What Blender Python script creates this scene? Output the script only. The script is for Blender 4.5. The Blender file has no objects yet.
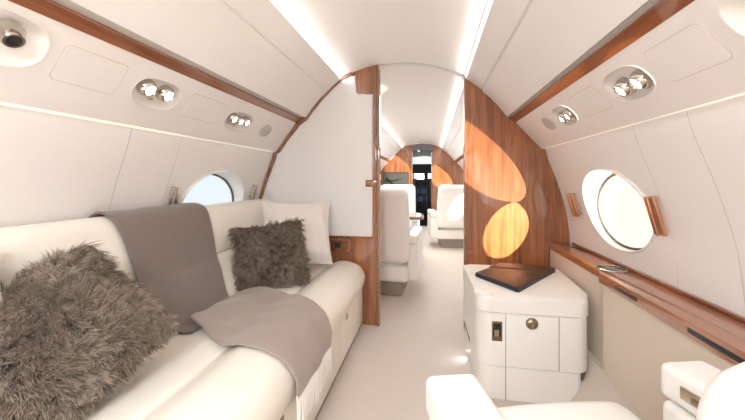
import bpy, bmesh, math, random
import numpy as np
from mathutils import Vector, Matrix, Euler, noise as mnoise
random.seed(7); rng = np.random.default_rng(7)
scn = bpy.context.scene
COL = scn.collection
PI = math.pi

# ------------------------------------------------------------------ materials
def new_mat(name):
    m = bpy.data.materials.new(name); m.use_nodes = True
    nt = m.node_tree; b = nt.nodes['Principled BSDF']
    return m, nt, b

def plain(name, col, rough=.5, metal=0, coat=0, bump=0, bscale=200, var=0.0, sheen=0, spec=.5):
    m, nt, b = new_mat(name)
    b.inputs['Base Color'].default_value = (*col, 1)
    b.inputs['Roughness'].default_value = rough
    b.inputs['Metallic'].default_value = metal
    b.inputs['Coat Weight'].default_value = coat
    b.inputs['Coat Roughness'].default_value = .06
    b.inputs['Sheen Weight'].default_value = sheen
    b.inputs['Specular IOR Level'].default_value = spec
    tc = nt.nodes.new('ShaderNodeTexCoord')
    nz = nt.nodes.new('ShaderNodeTexNoise'); nz.inputs['Scale'].default_value = bscale
    nz.inputs['Detail'].default_value = 3
    nt.links.new(tc.outputs['Object'], nz.inputs['Vector'])
    if bump:
        bp = nt.nodes.new('ShaderNodeBump'); bp.inputs['Strength'].default_value = bump
        bp.inputs['Distance'].default_value = .002
        nt.links.new(nz.outputs['Fac'], bp.inputs['Height']); nt.links.new(bp.outputs['Normal'], b.inputs['Normal'])
    if var:
        mx = nt.nodes.new('ShaderNodeMixRGB')
        mx.inputs[1].default_value = (*[c * (1 - var) for c in col], 1)
        mx.inputs[2].default_value = (*[min(1, c * (1 + var)) for c in col], 1)
        nt.links.new(nz.outputs['Fac'], mx.inputs[0]); nt.links.new(mx.outputs[0], b.inputs['Base Color'])
    return m

def wood(name, axis='z', dark=(.13, .037, .011), mid=(.29, .092, .025), light=(.47, .175, .054)):
    m, nt, b = new_mat(name)
    tc = nt.nodes.new('ShaderNodeTexCoord'); mp = nt.nodes.new('ShaderNodeMapping')
    sc = {'z': (22, 22, 1.3), 'y': (26, 1.3, 26), 'x': (1.3, 26, 26)}[axis]
    mp.inputs['Scale'].default_value = sc
    nt.links.new(tc.outputs['Object'], mp.inputs['Vector'])
    n1 = nt.nodes.new('ShaderNodeTexNoise'); n1.inputs['Scale'].default_value = 1; n1.inputs['Detail'].default_value = 6
    n1.inputs['Roughness'].default_value = .62; n1.inputs['Distortion'].default_value = .9
    nt.links.new(mp.outputs[0], n1.inputs['Vector'])
    mp2 = nt.nodes.new('ShaderNodeMapping'); mp2.inputs['Scale'].default_value = tuple(7 * s for s in sc)
    nt.links.new(tc.outputs['Object'], mp2.inputs['Vector'])
    n2 = nt.nodes.new('ShaderNodeTexNoise'); n2.inputs['Scale'].default_value = 1; n2.inputs['Detail'].default_value = 2
    nt.links.new(mp2.outputs[0], n2.inputs['Vector'])
    mix = nt.nodes.new('ShaderNodeMath'); mix.operation = 'MULTIPLY_ADD'; mix.inputs[1].default_value = .22
    nt.links.new(n2.outputs['Fac'], mix.inputs[0]); nt.links.new(n1.outputs['Fac'], mix.inputs[2])
    cr = nt.nodes.new('ShaderNodeValToRGB')
    cr.color_ramp.elements[0].position = .38; cr.color_ramp.elements[0].color = (*dark, 1)
    cr.color_ramp.elements[1].position = .82; cr.color_ramp.elements[1].color = (*light, 1)
    e = cr.color_ramp.elements.new(.58); e.color = (*mid, 1)
    nt.links.new(mix.outputs[0], cr.inputs[0]); nt.links.new(cr.outputs[0], b.inputs['Base Color'])
    b.inputs['Roughness'].default_value = .42
    b.inputs['Coat Weight'].default_value = .9; b.inputs['Coat Roughness'].default_value = .035; b.inputs['Coat IOR'].default_value = 1.85
    return m

def emit(name, col, s, base=(.8, .8, .8)):
    m, nt, b = new_mat(name)
    b.inputs['Base Color'].default_value = (*base, 1)
    b.inputs['Emission Color'].default_value = (*col, 1); b.inputs['Emission Strength'].default_value = s
    return m

def glass(name):
    m = bpy.data.materials.new(name); m.use_nodes = True; nt = m.node_tree
    nt.nodes.clear()
    o = nt.nodes.new('ShaderNodeOutputMaterial'); t = nt.nodes.new('ShaderNodeBsdfTransparent')
    g = nt.nodes.new('ShaderNodeBsdfGlossy'); g.inputs['Roughness'].default_value = .02
    f = nt.nodes.new('ShaderNodeFresnel'); f.inputs['IOR'].default_value = 1.25
    mx = nt.nodes.new('ShaderNodeMixShader')
    nt.links.new(f.outputs[0], mx.inputs[0]); nt.links.new(t.outputs[0], mx.inputs[1]); nt.links.new(g.outputs[0], mx.inputs[2])
    nt.links.new(mx.outputs[0], o.inputs[0])
    return m

M = dict(
    headliner=plain('headliner', (.86, .842, .828), .75, bump=.05, bscale=400),
    ceiling=plain('ceiling_panel', (.86, .84, .815), .5),
    panel=plain('service_panel', (.86, .832, .812), .6, bump=.04, bscale=500),
    leather=plain('ivory_leather', (.80, .765, .705), .42, bump=.10, bscale=260, var=.02),
    sofa=plain('sofa_leather', (.86, .82, .745), .40, bump=.10, bscale=220, var=.02),
    white=plain('white_leather', (.88, .865, .84), .42, bump=.08, bscale=260),
    cream=plain('cream_panel', (.83, .84, .845), .45),
    beige=plain('beige_panel', (.72, .63, .535), .55, bump=.04, bscale=300),
    carpet=plain('carpet', (.665, .59, .525), .95, bump=.6, bscale=420, var=.07, sheen=.2),
    carpet2=plain('base_carpet', (.33, .285, .25), .95, bump=.5, bscale=420, var=.1),
    gray=plain('gray_groove', (.60, .565, .53), .6),
    gap=plain('dark_gap', (.16, .14, .125), .8),
    black=plain('black_plastic', (.02, .02, .022), .4),
    navy=plain('navy_leather', (.018, .020, .035), .45),
    brownl=plain('brown_leather', (.085, .045, .028), .38, bump=.1, bscale=300, var=.1),
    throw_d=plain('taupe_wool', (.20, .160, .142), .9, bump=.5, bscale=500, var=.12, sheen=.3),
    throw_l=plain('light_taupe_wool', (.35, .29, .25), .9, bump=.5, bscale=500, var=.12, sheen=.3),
    fringe=plain('fringe_yarn', (.86, .83, .79), .9, sheen=.3),
    satin=plain('pale_satin', (.78, .735, .705), .45, bump=.25, bscale=28, sheen=.3),
    bronze=plain('bronze', (.34, .27, .19), .32, metal=1),
    brass=plain('champagne_metal', (.62, .53, .40), .3, metal=1),
    copper=plain('copper_handle', (.62, .35, .22), .30, metal=1),
    chrome=plain('chrome', (.62, .58, .53), .10, metal=1),
    speaker=plain('speaker_mesh', (.56, .53, .51), .8, bump=.4, bscale=900),
    wood=wood('cherry_veneer', 'z'),
    wood_y=wood('cherry_veneer_rail', 'y', (.12, .030, .009), (.24, .066, .019), (.38, .12, .036)),
    wood_t=wood('cherry_edge_trim', 'z', (.16, .06, .025), (.26, .11, .05), (.36, .17, .08)),
    wood_l=wood('satin_ledge_veneer', 'y', (.26, .092, .036), (.33, .122, .048), (.40, .155, .064)),
    led=emit('led_strip', (1, .98, .95), .75),
    cove=emit('cove_strip', (1, .85, .60), .62),
    cove_dim=emit('cove_strip_dim', (1, .90, .74), .38),
    lamp=emit('lamp_glow', (1, .95, .86), 7),
    glass=glass('window_acrylic'),
    dark=plain('cockpit_dark', (.012, .014, .02), .5),
    vest=plain('vestibule_lining', (.20, .19, .185), .6),
    bluescreen=emit('instrument_glow', (.16, .28, .55), .10, (.02, .02, .03)),
    sky_e=emit('windshield_glow', (1, 1, .98), 1.6),
    screen=emit('monitor_glow', (.42, .44, .36), .16, (.03, .03, .03)),
)
M['joint'] = plain('panel_joint', (.34, .315, .29), .8)
M['gasket'] = plain('window_gasket', (.10, .095, .085), .7)
M['seam'] = plain('panel_seam', (.60, .555, .52), .8)  # joint colour, darker than the panels around it

# ------------------------------------------------------------------ object helpers
def link(name, me, mat=None, parent=None, angle=35):
    if mat is not None:
        me.materials.append(mat)
    if len(me.polygons):
        me.polygons.foreach_set('use_smooth', [True] * len(me.polygons))
        me.set_sharp_from_angle(angle=math.radians(angle))
    o = bpy.data.objects.new(name, me); COL.objects.link(o)
    if parent is not None: o.parent = parent
    return o

def from_bm(name, bm, mat=None, parent=None, angle=35, recalc=True):
    if recalc: bmesh.ops.recalc_face_normals(bm, faces=bm.faces)
    me = bpy.data.meshes.new(name); bm.to_mesh(me); bm.free()
    return link(name, me, mat, parent, angle)

def from_data(name, vs, fs, mat=None, parent=None, angle=35, recalc=True):
    bm = bmesh.new()
    bv = [bm.verts.new(v) for v in vs]
    for f in fs:
        try: bm.faces.new([bv[i] for i in f])
        except ValueError: pass
    return from_bm(name, bm, mat, parent, angle, recalc)

def empty(name, loc=(0, 0, 0), rot=(0, 0, 0)):
    o = bpy.data.objects.new(name, None); COL.objects.link(o)
    o.location = loc; o.rotation_euler = rot; o.empty_display_size = .1
    return o

def tag(o, label, cat, group=None):
    o['label'] = label; o['category'] = cat
    if group: o['group'] = group
    return o

def struct(o):
    o['kind'] = 'structure'; return o

def add_box(bm, c, s, r=0, seg=3, rot=None, deform=None):
    g = bmesh.ops.create_cube(bm, size=1)
    vs = g['verts']
    for v in vs: v.co = Vector((v.co.x * s[0], v.co.y * s[1], v.co.z * s[2]))
    if r:
        es = list({e for v in vs for e in v.link_edges})
        rr = bmesh.ops.bevel(bm, geom=es, offset=min(r, .49 * min(s)), offset_type='OFFSET', segments=seg, profile=.5, affect='EDGES')
        vs = list({v for f in rr['faces'] for v in f.verts} | {v for v in vs if v.is_valid})
    for v in vs:
        if deform: v.co = deform(v.co)
        if rot: v.co = rot @ v.co
        v.co += Vector(c)
    return vs

def box(name, c, s, mat, parent=None, r=0, seg=3, rot=None, deform=None):
    bm = bmesh.new(); add_box(bm, c, s, r, seg, rot, deform)
    return from_bm(name, bm, mat, parent)

def add_tube(bm, pts, rad, n=10, caps=True):
    pts = [Vector(p) for p in pts]
    rads = rad if isinstance(rad, (list, tuple)) else [rad] * len(pts)
    rings = []
    up = None
    for i, p in enumerate(pts):
        t = (pts[min(i + 1, len(pts) - 1)] - pts[max(i - 1, 0)]).normalized()
        if up is None:
            up = Vector((0, 0, 1)) if abs(t.z) < .9 else Vector((1, 0, 0))
        a = t.cross(up).normalized(); b = a.cross(t).normalized(); up = b
        rings.append([bm.verts.new(p + rads[i] * (math.cos(2 * PI * k / n) * a + math.sin(2 * PI * k / n) * b)) for k in range(n)])
    for r0, r1 in zip(rings, rings[1:]):
        for k in range(n): bm.faces.new((r0[k], r0[(k + 1) % n], r1[(k + 1) % n], r1[k]))
    if caps:
        bm.faces.new(rings[0][::-1]); bm.faces.new(rings[-1])

def add_lathe(bm, prof, n=24, mtx=Matrix()):
    """prof: (radius, height) list, revolved round local z."""
    rings = []
    for r, h in prof:
        if r < 1e-6: rings.append([bm.verts.new(mtx @ Vector((0, 0, h)))])
        else: rings.append([bm.verts.new(mtx @ Vector((r * math.cos(2 * PI * k / n), r * math.sin(2 * PI * k / n), h))) for k in range(n)])
    for a, b in zip(rings, rings[1:]):
        if len(a) == 1 and len(b) == 1: continue
        for k in range(n):
            k2 = (k + 1) % n
            if len(a) == 1: bm.faces.new((a[0], b[k], b[k2]))
            elif len(b) == 1: bm.faces.new((a[k], a[k2], b[0]))
            else: bm.faces.new((a[k], a[k2], b[k2], b[k]))

def lathe(name, prof, mat, parent=None, n=24, mtx=Matrix()):
    bm = bmesh.new(); add_lathe(bm, prof, n, mtx); return from_bm(name, bm, mat, parent)

def rounded_poly(pts, rads, seg=6):
    """2D polygon with a radius per corner."""
    out = []; n = len(pts)
    for i in range(n):
        p = Vector(pts[i]); a = Vector(pts[i - 1]) - p; b = Vector(pts[(i + 1) % n]) - p
        r = rads[i] if isinstance(rads, (list, tuple)) else rads
        if r <= 0: out.append(tuple(p)); continue
        a.normalize(); b.normalize()
        ang = a.angle(b); d = r / math.tan(ang / 2)
        c = p + (a + b).normalized() * (r / math.sin(ang / 2))
        p0 = p + a * d - c; p1 = p + b * d - c
        a0 = math.atan2(p0.y, p0.x); a1 = math.atan2(p1.y, p1.x)
        da = (a1 - a0 + PI) % (2 * PI) - PI
        for k in range(seg + 1):
            t = a0 + da * k / seg
            out.append((c.x + r * math.cos(t), c.y + r * math.sin(t)))
    return out

def add_prism(bm, poly, f0, f1, bev=0, seg=3):
    """poly of 2D points; f0 / f1 map a 2D point to the two 3D caps."""
    a = [bm.verts.new(f0(p)) for p in poly]; b = [bm.verts.new(f1(p)) for p in poly]
    n = len(poly)
    fa = bm.faces.new(a[::-1]); fb = bm.faces.new(b)
    for k in range(n): bm.faces.new((a[k], a[(k + 1) % n], b[(k + 1) % n], b[k]))
    if bev:
        es = list(fb.edges) if bev > 0 else list(fa.edges)
        bmesh.ops.bevel(bm, geom=es, offset=abs(bev), offset_type='OFFSET', segments=seg, profile=.5, affect='EDGES')

def prism(name, poly, f0, f1, mat, parent=None, bev=0, seg=3):
    bm = bmesh.new(); add_prism(bm, poly, f0, f1, bev, seg); return from_bm(name, bm, mat, parent)

def sweep_y(name, prof, y0, y1, mat, parent=None, r=.04, nend=6, nmid=12, bulge=None):
    """Closed (x,z) outline swept along y with soft rounded ends."""
    cx = sum(p[0] for p in prof) / len(prof); cz = sum(p[1] for p in prof) / len(prof)
    hw = max(max(abs(p[0] - cx), abs(p[1] - cz)) for p in prof)
    st = []
    for k in range(nend): t = PI / 2 * k / nend; st.append((y0 + r * (1 - math.sin(t)) if False else y0 + r * (1 - math.cos(t)), math.sin(t)))
    st2 = [(y0 + r + (y1 - y0 - 2 * r) * k / nmid, 1) for k in range(nmid + 1)]
    st3 = [(y1 - (y - y0), s) for y, s in reversed(st)]
    vs = []; fs = []; n = len(prof)
    rows = st[0:] + st2 + st3
    for y, s in rows:
        ins = r * (1 - s)
        f = 1 - ins / hw
        for px_, pz in prof:
            vs.append((cx + (px_ - cx) * f, y, cz + (pz - cz) * f))
    for i in range(len(rows) - 1):
        for k in range(n):
            fs.append((i * n + k, i * n + (k + 1) % n, (i + 1) * n + (k + 1) % n, (i + 1) * n + k))
    fs.append(tuple(range(n))); fs.append(tuple((len(rows) - 1) * n + k for k in range(n)))
    return from_data(name, vs, fs, mat, parent, angle=50)

def sheet_y(name, prof, y0, y1, mat, parent=None, angle=25, ny=1):
    vs = []; fs = []; n = len(prof)
    for i in range(ny + 1):
        y = y0 + (y1 - y0) * i / ny
        vs += [(p[0], y, p[1]) for p in prof]
    for i in range(ny):
        for k in range(n - 1): fs.append((i * n + k, i * n + k + 1, (i + 1) * n + k + 1, (i + 1) * n + k))
    return from_data(name, vs, fs, mat, parent, angle, recalc=False)

def smooth_line(pts, n=8):
    out = []
    P = [Vector(p) for p in pts]
    for i in range(len(P) - 1):
        p0 = P[max(i - 1, 0)]; p1 = P[i]; p2 = P[i + 1]; p3 = P[min(i + 2, len(P) - 1)]
        for k in range(n):
            t = k / n
            out.append(tuple(.5 * ((2 * p1) + (p2 - p0) * t + (2 * p0 - 5 * p1 + 4 * p2 - p3) * t * t + (3 * p1 - p0 - 3 * p2 + p3) * t ** 3)))
    out.append(tuple(P[-1])); return out

def copy_tree(o, parent=None):
    c = o.copy(); COL.objects.link(c); c.parent = parent
    for ch in list(o.children): copy_tree(ch, c)
    return c

# ------------------------------------------------------------------ the cabin shell
YA, YF = -2.3, 7.8          # aft bulkhead, forward bulkhead
LW = [(1.283, .985), (1.21, 1.004), (1.06, 1.060), (.91, 1.105), (.83, 1.122), (.65, 1.140), (.5, 1.132), (.3, 1.09), (.15, 1.0), (0, .86)]
_z = np.array([p[0] for p in LW][::-1]); _x = np.array([p[1] for p in LW][::-1])
_zz = np.linspace(0, 1.283, 60)
_sm = smooth_line([(p[0], p[1]) for p in LW[::-1]], 10)
def WX(z): return float(np.interp(z, [p[0] for p in _sm], [p[1] for p in _sm]))

floor = struct(from_data('floor', [(-.9, YA, 0), (.9, YA, 0), (.9, YF, 0), (-.9, YF, 0)], [(0, 1, 2, 3)], M['carpet']))
def arc_ceiling(xl, zl, xr, zr, zc, n=20):
    out = []
    for k in range(n + 1):
        t = k / n; x = xl + (xr - xl) * t
        base = zl + (zr - zl) * t
        out.append((x, base + (zc - (zl + zr) / 2) * (1 - (2 * t - 1) ** 2)))
    return out
ceil = struct(sheet_y('ceiling', arc_ceiling(-.433, 1.840, .448, 1.812, 1.93), YA, YF, M['ceiling'], ny=1))

SIDES = {
    -1: dict(strip=[(-.433, 1.840), (-.447, 1.819)],
             up=[(-.447, 1.819), (-.500, 1.778), (-.541, 1.738), (-.546, 1.745), (-.553, 1.738), (-.549, 1.729), (-.60, 1.687), (-.66, 1.620), (-.720, 1.542)],
             gray=[(-.720, 1.542), (-.735, 1.552), (-.758, 1.540), (-.750, 1.528)], wood=[(-.752, 1.532), (-.796, 1.508)],
             psu=((-.795, 1.508), (-.955, 1.295))),
    1: dict(strip=[(.448, 1.812), (.460, 1.787)],
            up=[(.460, 1.787), (.515, 1.748), (.560, 1.706), (.565, 1.713), (.572, 1.706), (.568, 1.697), (.625, 1.645), (.685, 1.578), (.735, 1.507)],
            gray=[(.735, 1.507), (.750, 1.515), (.765, 1.503), (.752, 1.492)], wood=[(.753, 1.496), (.792, 1.470)],
            psu=((.791, 1.470), (.955, 1.289))),
}
def hole_ring(P, y0, y1, s0, s1, cy, cs, a, b, e=2.0, N=72, K=5):
    """Sheet between a rectangle and a (super)ellipse hole, in (y, s), mapped by P(y,s)."""
    angs = sorted(set([2 * PI * k / N for k in range(N)] + [math.atan2((ss - cs), (yy - cy)) % (2 * PI) for yy in (y0, y1) for ss in (s0, s1)]))
    vs = []; fs = []; n = len(angs)
    for t in angs:
        c, s = math.cos(t), math.sin(t)
        rin = 1 / ((abs(c) / a) ** e + (abs(s) / b) ** e) ** (1 / e)
        ry = ((y1 - cy) if c > 0 else (y0 - cy)) / c if abs(c) > 1e-9 else 1e9
        rs = ((s1 - cs) if s > 0 else (s0 - cs)) / s if abs(s) > 1e-9 else 1e9
        rout = min(ry, rs)
        for k in range(K + 1):
            r = rin + (rout - rin) * k / K
            vs.append(P(cy + r * c, cs + r * s))
    for i in range(n):
        j = (i + 1) % n
        for k in range(K): fs.append((i * (K + 1) + k, i * (K + 1) + k + 1, j * (K + 1) + k + 1, j * (K + 1) + k))
    return vs, fs
def grid_patch(P, y0, y1, s0, s1, ns=16):
    vs = []; fs = []
    for i, y in enumerate((y0, y1)):
        for k in range(ns + 1): vs.append(P(y, s0 + (s1 - s0) * k / ns))
    for k in range(ns): fs.append((k, k + 1, ns + 2 + k, ns + 1 + k))
    return vs, fs
def merge(parts):
    V = []; F = []
    for vs, fs in parts:
        o = len(V); V += vs; F += [tuple(i + o for i in f) for f in fs]
    return V, F

WINS = {1: [1.805, 3.12, 4.30, 5.48, 6.90], -1: [-1.55, -.30, 1.845, 3.12, 4.30, 5.48, 6.66]}
WZ, WA, WB = .925, .300, .203
SEAMS = {1: [-2.3, -1.0, .1, 1.165, 1.44, 2.435, 3.72, 4.9, 6.07, 7.8], -1: [-2.3, -.93, .45, 1.157, 1.432, 2.42, 3.72, 4.9, 6.07, 7.8]}
UNITS = {-1: [(.650, .098, .105, .072, 'vent'), (1.158, .118, .108, .062, 'two'), (1.745, .128, .125, .060, 'three')],
         1: [(.730, .090, .105, .070, 'vent'), (1.238, .106, .108, .062, 'two'), (1.775, .110, .098, .058, 'one')]}
trim_i = 0
wn = 0
PSU = {}
for sd, nm in ((-1, 'left'), (1, 'right')):
    S = SIDES[sd]
    # side wall of separate panels with a narrow gap, a liner behind the gap
    P = lambda y, z: (sd * WX(z), y, z)
    parts = []
    ys = SEAMS[sd]
    for y0, y1 in zip(ys, ys[1:]):
        g = .0013
        w = [c for c in WINS[sd] if y0 < c < y1]
        if w: parts.append(hole_ring(P, y0 + g, y1 - g, .12, 1.283, w[0], WZ, WA, WB, K=8))
        else: parts.append(grid_patch(P, y0 + g, y1 - g, .12, 1.283, 30))
        parts.append(grid_patch(P, y0, y1, 0, .12, 4))
    V, F = merge(parts)
    wall = struct(from_data('wall_' + nm, V, F, M['headliner'], angle=30))
    gp = []
    for y in ys[1:-1]:
        gp.append(grid_patch(lambda yy, z: (sd * (WX(z) + .006), yy, z), y - .02, y + .02, .1, 1.283, 30))
    V, F = merge(gp); lin = from_data('joint_liner', V, F, M['seam'], wall)
    # windows
    for c in WINS[sd]:
        wn += 1
        vs = []; fs = []; N = 72
        steps = [(0, 0, 0), (-.008, .003, .003), (-.009, .010, .008), (0, .015, .011), (.055, .020, .014), (.057, .026, .017), (.068, .027, .018)]
        for dx, da, db in steps:
            for k in range(N):
                t = 2 * PI * k / N
                y = c + (WA - da) * math.cos(t); z = WZ + (WB - db) * math.sin(t)
                vs.append((sd * (WX(WZ + WB * math.sin(t)) * (1 if dx < .001 else .0) + (0 if dx < .001 else WX(WZ) + (.6 if dx < .02 else .12) * (WX(WZ + WB * math.sin(t)) - WX(WZ))) + dx), y, z))
        for i in range(len(steps) - 1):
            for k in range(N): fs.append((i * N + k, i * N + (k + 1) % N, (i + 1) * N + (k + 1) % N, (i + 1) * N + k))
        wf = struct(from_data('window_%d' % wn, vs, fs, M['white'], angle=40))
        L = len(steps) - 1
        gv = []; gf = []
        for rr, hh in ((0, .056), (.002, .050), (.010, .050), (.012, .058)):
            for k in range(N):
                t = 2 * PI * k / N
                gv.append((sd * (WX(WZ) + .12 * (WX(WZ + WB * math.sin(t)) - WX(WZ)) + hh), c + (WA - .019 - rr) * math.cos(t), WZ + (WB - .013 - rr) * math.sin(t)))
        for i in range(3):
            for k in range(N): gf.append((i * N + k, i * N + (k + 1) % N, (i + 1) * N + (k + 1) % N, (i + 1) * N + k))
        from_data('window_gasket', gv, gf, M['gasket'], wf)
        from_data('window_pane', [vs[(L) * N + k] for k in range(N)], [tuple(range(N))], M['glass'], wf)
    # overhead surfaces
    trim_i += 1
    struct(sheet_y('trim_%d' % trim_i, S['strip'], YA, YF, M['led'])); trim_i += 1
    struct(sheet_y('trim_%d' % trim_i, S['up'], YA, YF, M['headliner'], angle=20)); trim_i += 1
    struct(sheet_y('trim_%d' % trim_i, S['gray'], YA, YF, M['gray'])); trim_i += 1
    (xa, za), (xb, zb) = S['wood']; c = Vector(((xa + xb) / 2, (za + zb) / 2)); d = Vector((xb - xa, zb - za)); d.normalize()
    nv = Vector((-sd * abs(d.y), -abs(d.x))); Ln = math.hypot(xb - xa, zb - za) / 2
    pr = [c - d * Ln - nv * .006, c - d * Ln + nv * .003, c - d * (Ln - .006) + nv * .003, c + d * (Ln - .006) + nv * .003, c + d * Ln + nv * .003, c + d * Ln - nv * .006]
    struct(sheet_y('trim_%d' % trim_i, [tuple(p) for p in pr], YA, YF, M['wood_y'], angle=60)); trim_i += 1
    # service panel with recessed bowls
    (xa, za), (xb, zb) = S['psu']; Ls = math.hypot(xb - xa, zb - za); tx, tz = (xb - xa) / Ls, (zb - za) / Ls
    nin = Vector((-sd * abs(tz), 0, -abs(tx)))
    def PP(y, s, h=0, xa=xa, za=za, tx=tx, tz=tz, nin=nin): return Vector((xa + tx * s, y, za + tz * s)) + nin * h
    PSU[sd] = (PP, Vector((tx, 0, tz)), nin)
    parts = []; ycur = YA
    us = UNITS[sd]
    br = [YA] + [.5 * (us[i][0] + us[i + 1][0]) for i in range(2)] + [2.2]
    for i, (uy, us_, ua, ub, k) in enumerate(us):
        parts.append(hole_ring(lambda y, s: tuple(PP(y, s)), br[i], br[i + 1], -.004, Ls, uy, us_, ua, ub, e=2.6, K=3))
    parts.append(grid_patch(lambda y, s: tuple(PP(y, s)), 2.2, YF, -.004, Ls, 1))
    V, F = merge(parts)
    n0 = len(V)
    lip = [(xb, zb), (xb + sd * .006, zb - .008), (xb + sd * .012, zb - .006), (xb + sd * .012, zb + .006)]
    V += [(p[0], y, p[1]) for y in (YA, YF) for p in lip]
    F += [(n0 + k, n0 + k + 1, n0 + 5 + k, n0 + 4 + k) for k in range(3)]
    struct(from_data('trim_%d' % trim_i, V, F, M['panel'], angle=30)); trim_i += 1
    ym = 1.43 if sd < 0 else 1.17
    cp = [(xb + sd * .010, zb + .006), (xb + sd * .012, zb - .003), (sd * .985, 1.283)]
    struct(sheet_y('trim_%d' % trim_i, cp, YA, ym, M['cove'])); trim_i += 1
    struct(sheet_y('trim_%d' % trim_i, cp, ym, YF, M['cove_dim']))
# aft bulkhead
P_out = []
def hull(y):
    out = [(-WX(z), z) for z in np.linspace(0, 1.283, 20)] + [SIDES[-1]['psu'][1], SIDES[-1]['psu'][0], (-.755, 1.535), (-.72, 1.55), (-.66, 1.624), (-.60, 1.69), (-.50, 1.782), (-.447, 1.823)]
    out += arc_ceiling(-.433, 1.840, .448, 1.812, 1.93, 12)
    out += [(.46, 1.791), (.515, 1.752), (.568, 1.705), (.625, 1.649), (.685, 1.582), (.735, 1.513), (.755, 1.50), SIDES[1]['psu'][0], SIDES[1]['psu'][1]] + [(WX(z), z) for z in np.linspace(1.283, 0, 20)]
    return out
HU = hull(0)
struct(from_data('wall_aft', [(p[0], YA, p[1]) for p in HU], [tuple(range(len(HU)))], M['wood']))

# ------------------------------------------------------------------ dividers at the aisle opening
HUi = [(p[0] * .998, p[1]) for p in HU]
def clip_hull(xmin=None, xmax=None):
    """hull outline (floor at both ends) cut by a vertical line."""
    pts = []
    n = len(HUi)
    for i in range(n):
        a = HUi[i]; b = HUi[(i + 1) % n]
        ins = lambda p: (p[0] >= xmin) if xmin is not None else (p[0] <= xmax)
        xc = xmin if xmin is not None else xmax
        if ins(a): pts.append(a)
        if ins(a) != ins(b):
            t = (xc - a[0]) / (b[0] - a[0]); pts.append((xc, a[1] + t * (b[1] - a[1])))
    return pts
YL, YR = 2.40, 2.43
XL, XR = -.168, .455
polyL = clip_hull(xmax=XL)
wl = struct(prism('wall_divider_left', polyL, lambda p: (p[0], YL, p[1]), lambda p: (p[0], YL + .045, p[1]), M['wood']))
polyR = clip_hull(xmin=XR)
wr = struct(prism('wall_divider_right', polyR, lambda p: (p[0], YR, p[1]), lambda p: (p[0], YR + .045, p[1]), M['wood']))
# cream panel on the left divider: inset from the hull, notched round the wood block at the top
ins = [p for p in clip_hull(xmax=-.205) if p[1] > .645]
cen = Vector((-.6, 1.15))
curve = [p for p in ins if p[0] < -.335]
def inset(p, d=.028):
    v = Vector(p) - cen; return tuple(cen + v * (1 - d / v.length))
curve = [inset(p) for p in curve if p[1] < 1.89]
curve = sorted(curve, key=lambda p: math.atan2(p[1] - cen.y, -(p[0] - cen.x)))
curve = [p for p in curve if p[1] > .66]
poly = [(-.208, .652), (-1.10, .652)] + curve + [(-.335, curve[-1][1]), (-.335, 1.715)]
poly += [(-.32, 1.70), (-.208, 1.70)]
bm = bmesh.new(); add_prism(bm, poly, lambda p: (p[0], YL + .01, p[1]), lambda p: (p[0], YL - .012, p[1]), bev=.006, seg=3)
from_bm('upholstered_panel', bm, M['cream'], wl)
# edge strips of the dividers
box('edge_trim', (XL + .003, YL + .02, .945), (.018, .064, 1.89), M['wood_t'], wl, r=.004)
box('edge_trim', (XL - .018, YL - .002, .945), (.014, .014, 1.885), M['wood_t'], wl, r=.003)
box('edge_trim', (XR - .003, YR + .02, .905), (.012, .064, 1.81), M['wood_t'], wr, r=.004)
bm = bmesh.new()
ring = [p for p in HUi if p[0] < -.3 and p[1] > .6]
ringi = [inset(p, .027) for p in ring]
V = [(p[0], YL - .022, p[1]) for p in ring] + [(p[0], YL - .022, p[1]) for p in ringi] + [(p[0], YL + .01, p[1]) for p in ringi]
n = len(ring)
from_data('curved_trim', V, [(k, k + 1, n + k + 1, n + k) for k in range(n - 1)] + [(n + k, n + k + 1, 2 * n + k + 1, 2 * n + k) for k in range(n - 1)], M['wood_t'], wl)
# pocket-door pull on the left divider
pull = empty('door_pull', (-.215, YL - .012, 1.045))
tag(pull, 'small dark wood and bronze pull on the edge of the white divider panel', 'door pull')
box('backplate', (0, -.006, 0), (.085, .012, .050), M['wood'], pull, r=.012)
box('latch_tongue', (.012, -.014, 0), (.030, .008, .016), M['bronze'], pull, r=.003)
bm = bmesh.new(); add_lathe(bm, [(0, .006), (.008, .005), (.010, 0)], 16, Matrix.Translation((-.022, -.012, 0)) @ Matrix.Rotation(PI / 2, 4, 'X')); from_bm('screw_cap', bm, M['bronze'], pull)
# ceiling joint ring at the opening
struct(sheet_y('trim_%d' % (trim_i + 1), [(x, z - .006) for x, z in arc_ceiling(-.433, 1.840, .448, 1.812, 1.93)], YR + .0, YR + .03, M['ceiling'])); trim_i += 1

# ------------------------------------------------------------------ forward bulkhead and cockpit passage
def door_bulkhead(name, y):
    L = clip_hull(xmax=-.245); R = clip_hull(xmin=.255)
    b = struct(prism('wall_forward_left', L, lambda p: (p[0], y, p[1]), lambda p: (p[0], y + .05, p[1]), M['wood']))
    c = struct(prism('wall_forward_right', R, lambda p: (p[0], y, p[1]), lambda p: (p[0], y + .05, p[1]), M['wood']))
    return b, c
fb, fc = door_bulkhead('wall_forward', YF)
box('door_jamb', (-.225, YF + .03, .90), (.035, .10, 1.80), M['wood_t'], fb, r=.004)
box('door_jamb', (.238, YF + .03, .86), (.035, .10, 1.72), M['wood_t'], fc, r=.004)
struct(from_data('floor_vestibule', [(-1, YF, -.002), (1, YF, -.002), (1, 10.2, -.002), (-1, 10.2, -.002)], [(0, 1, 2, 3)], M['dark']))
V = []
hv = [(-.8, 0), (-.8, 1.5), (-.5, 1.74), (0, 1.80), (.5, 1.74), (.8, 1.5), (.8, 0)]
struct(sheet_y('wall_vestibule', hv, YF + .05, 10.2, M['vest']))
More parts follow.
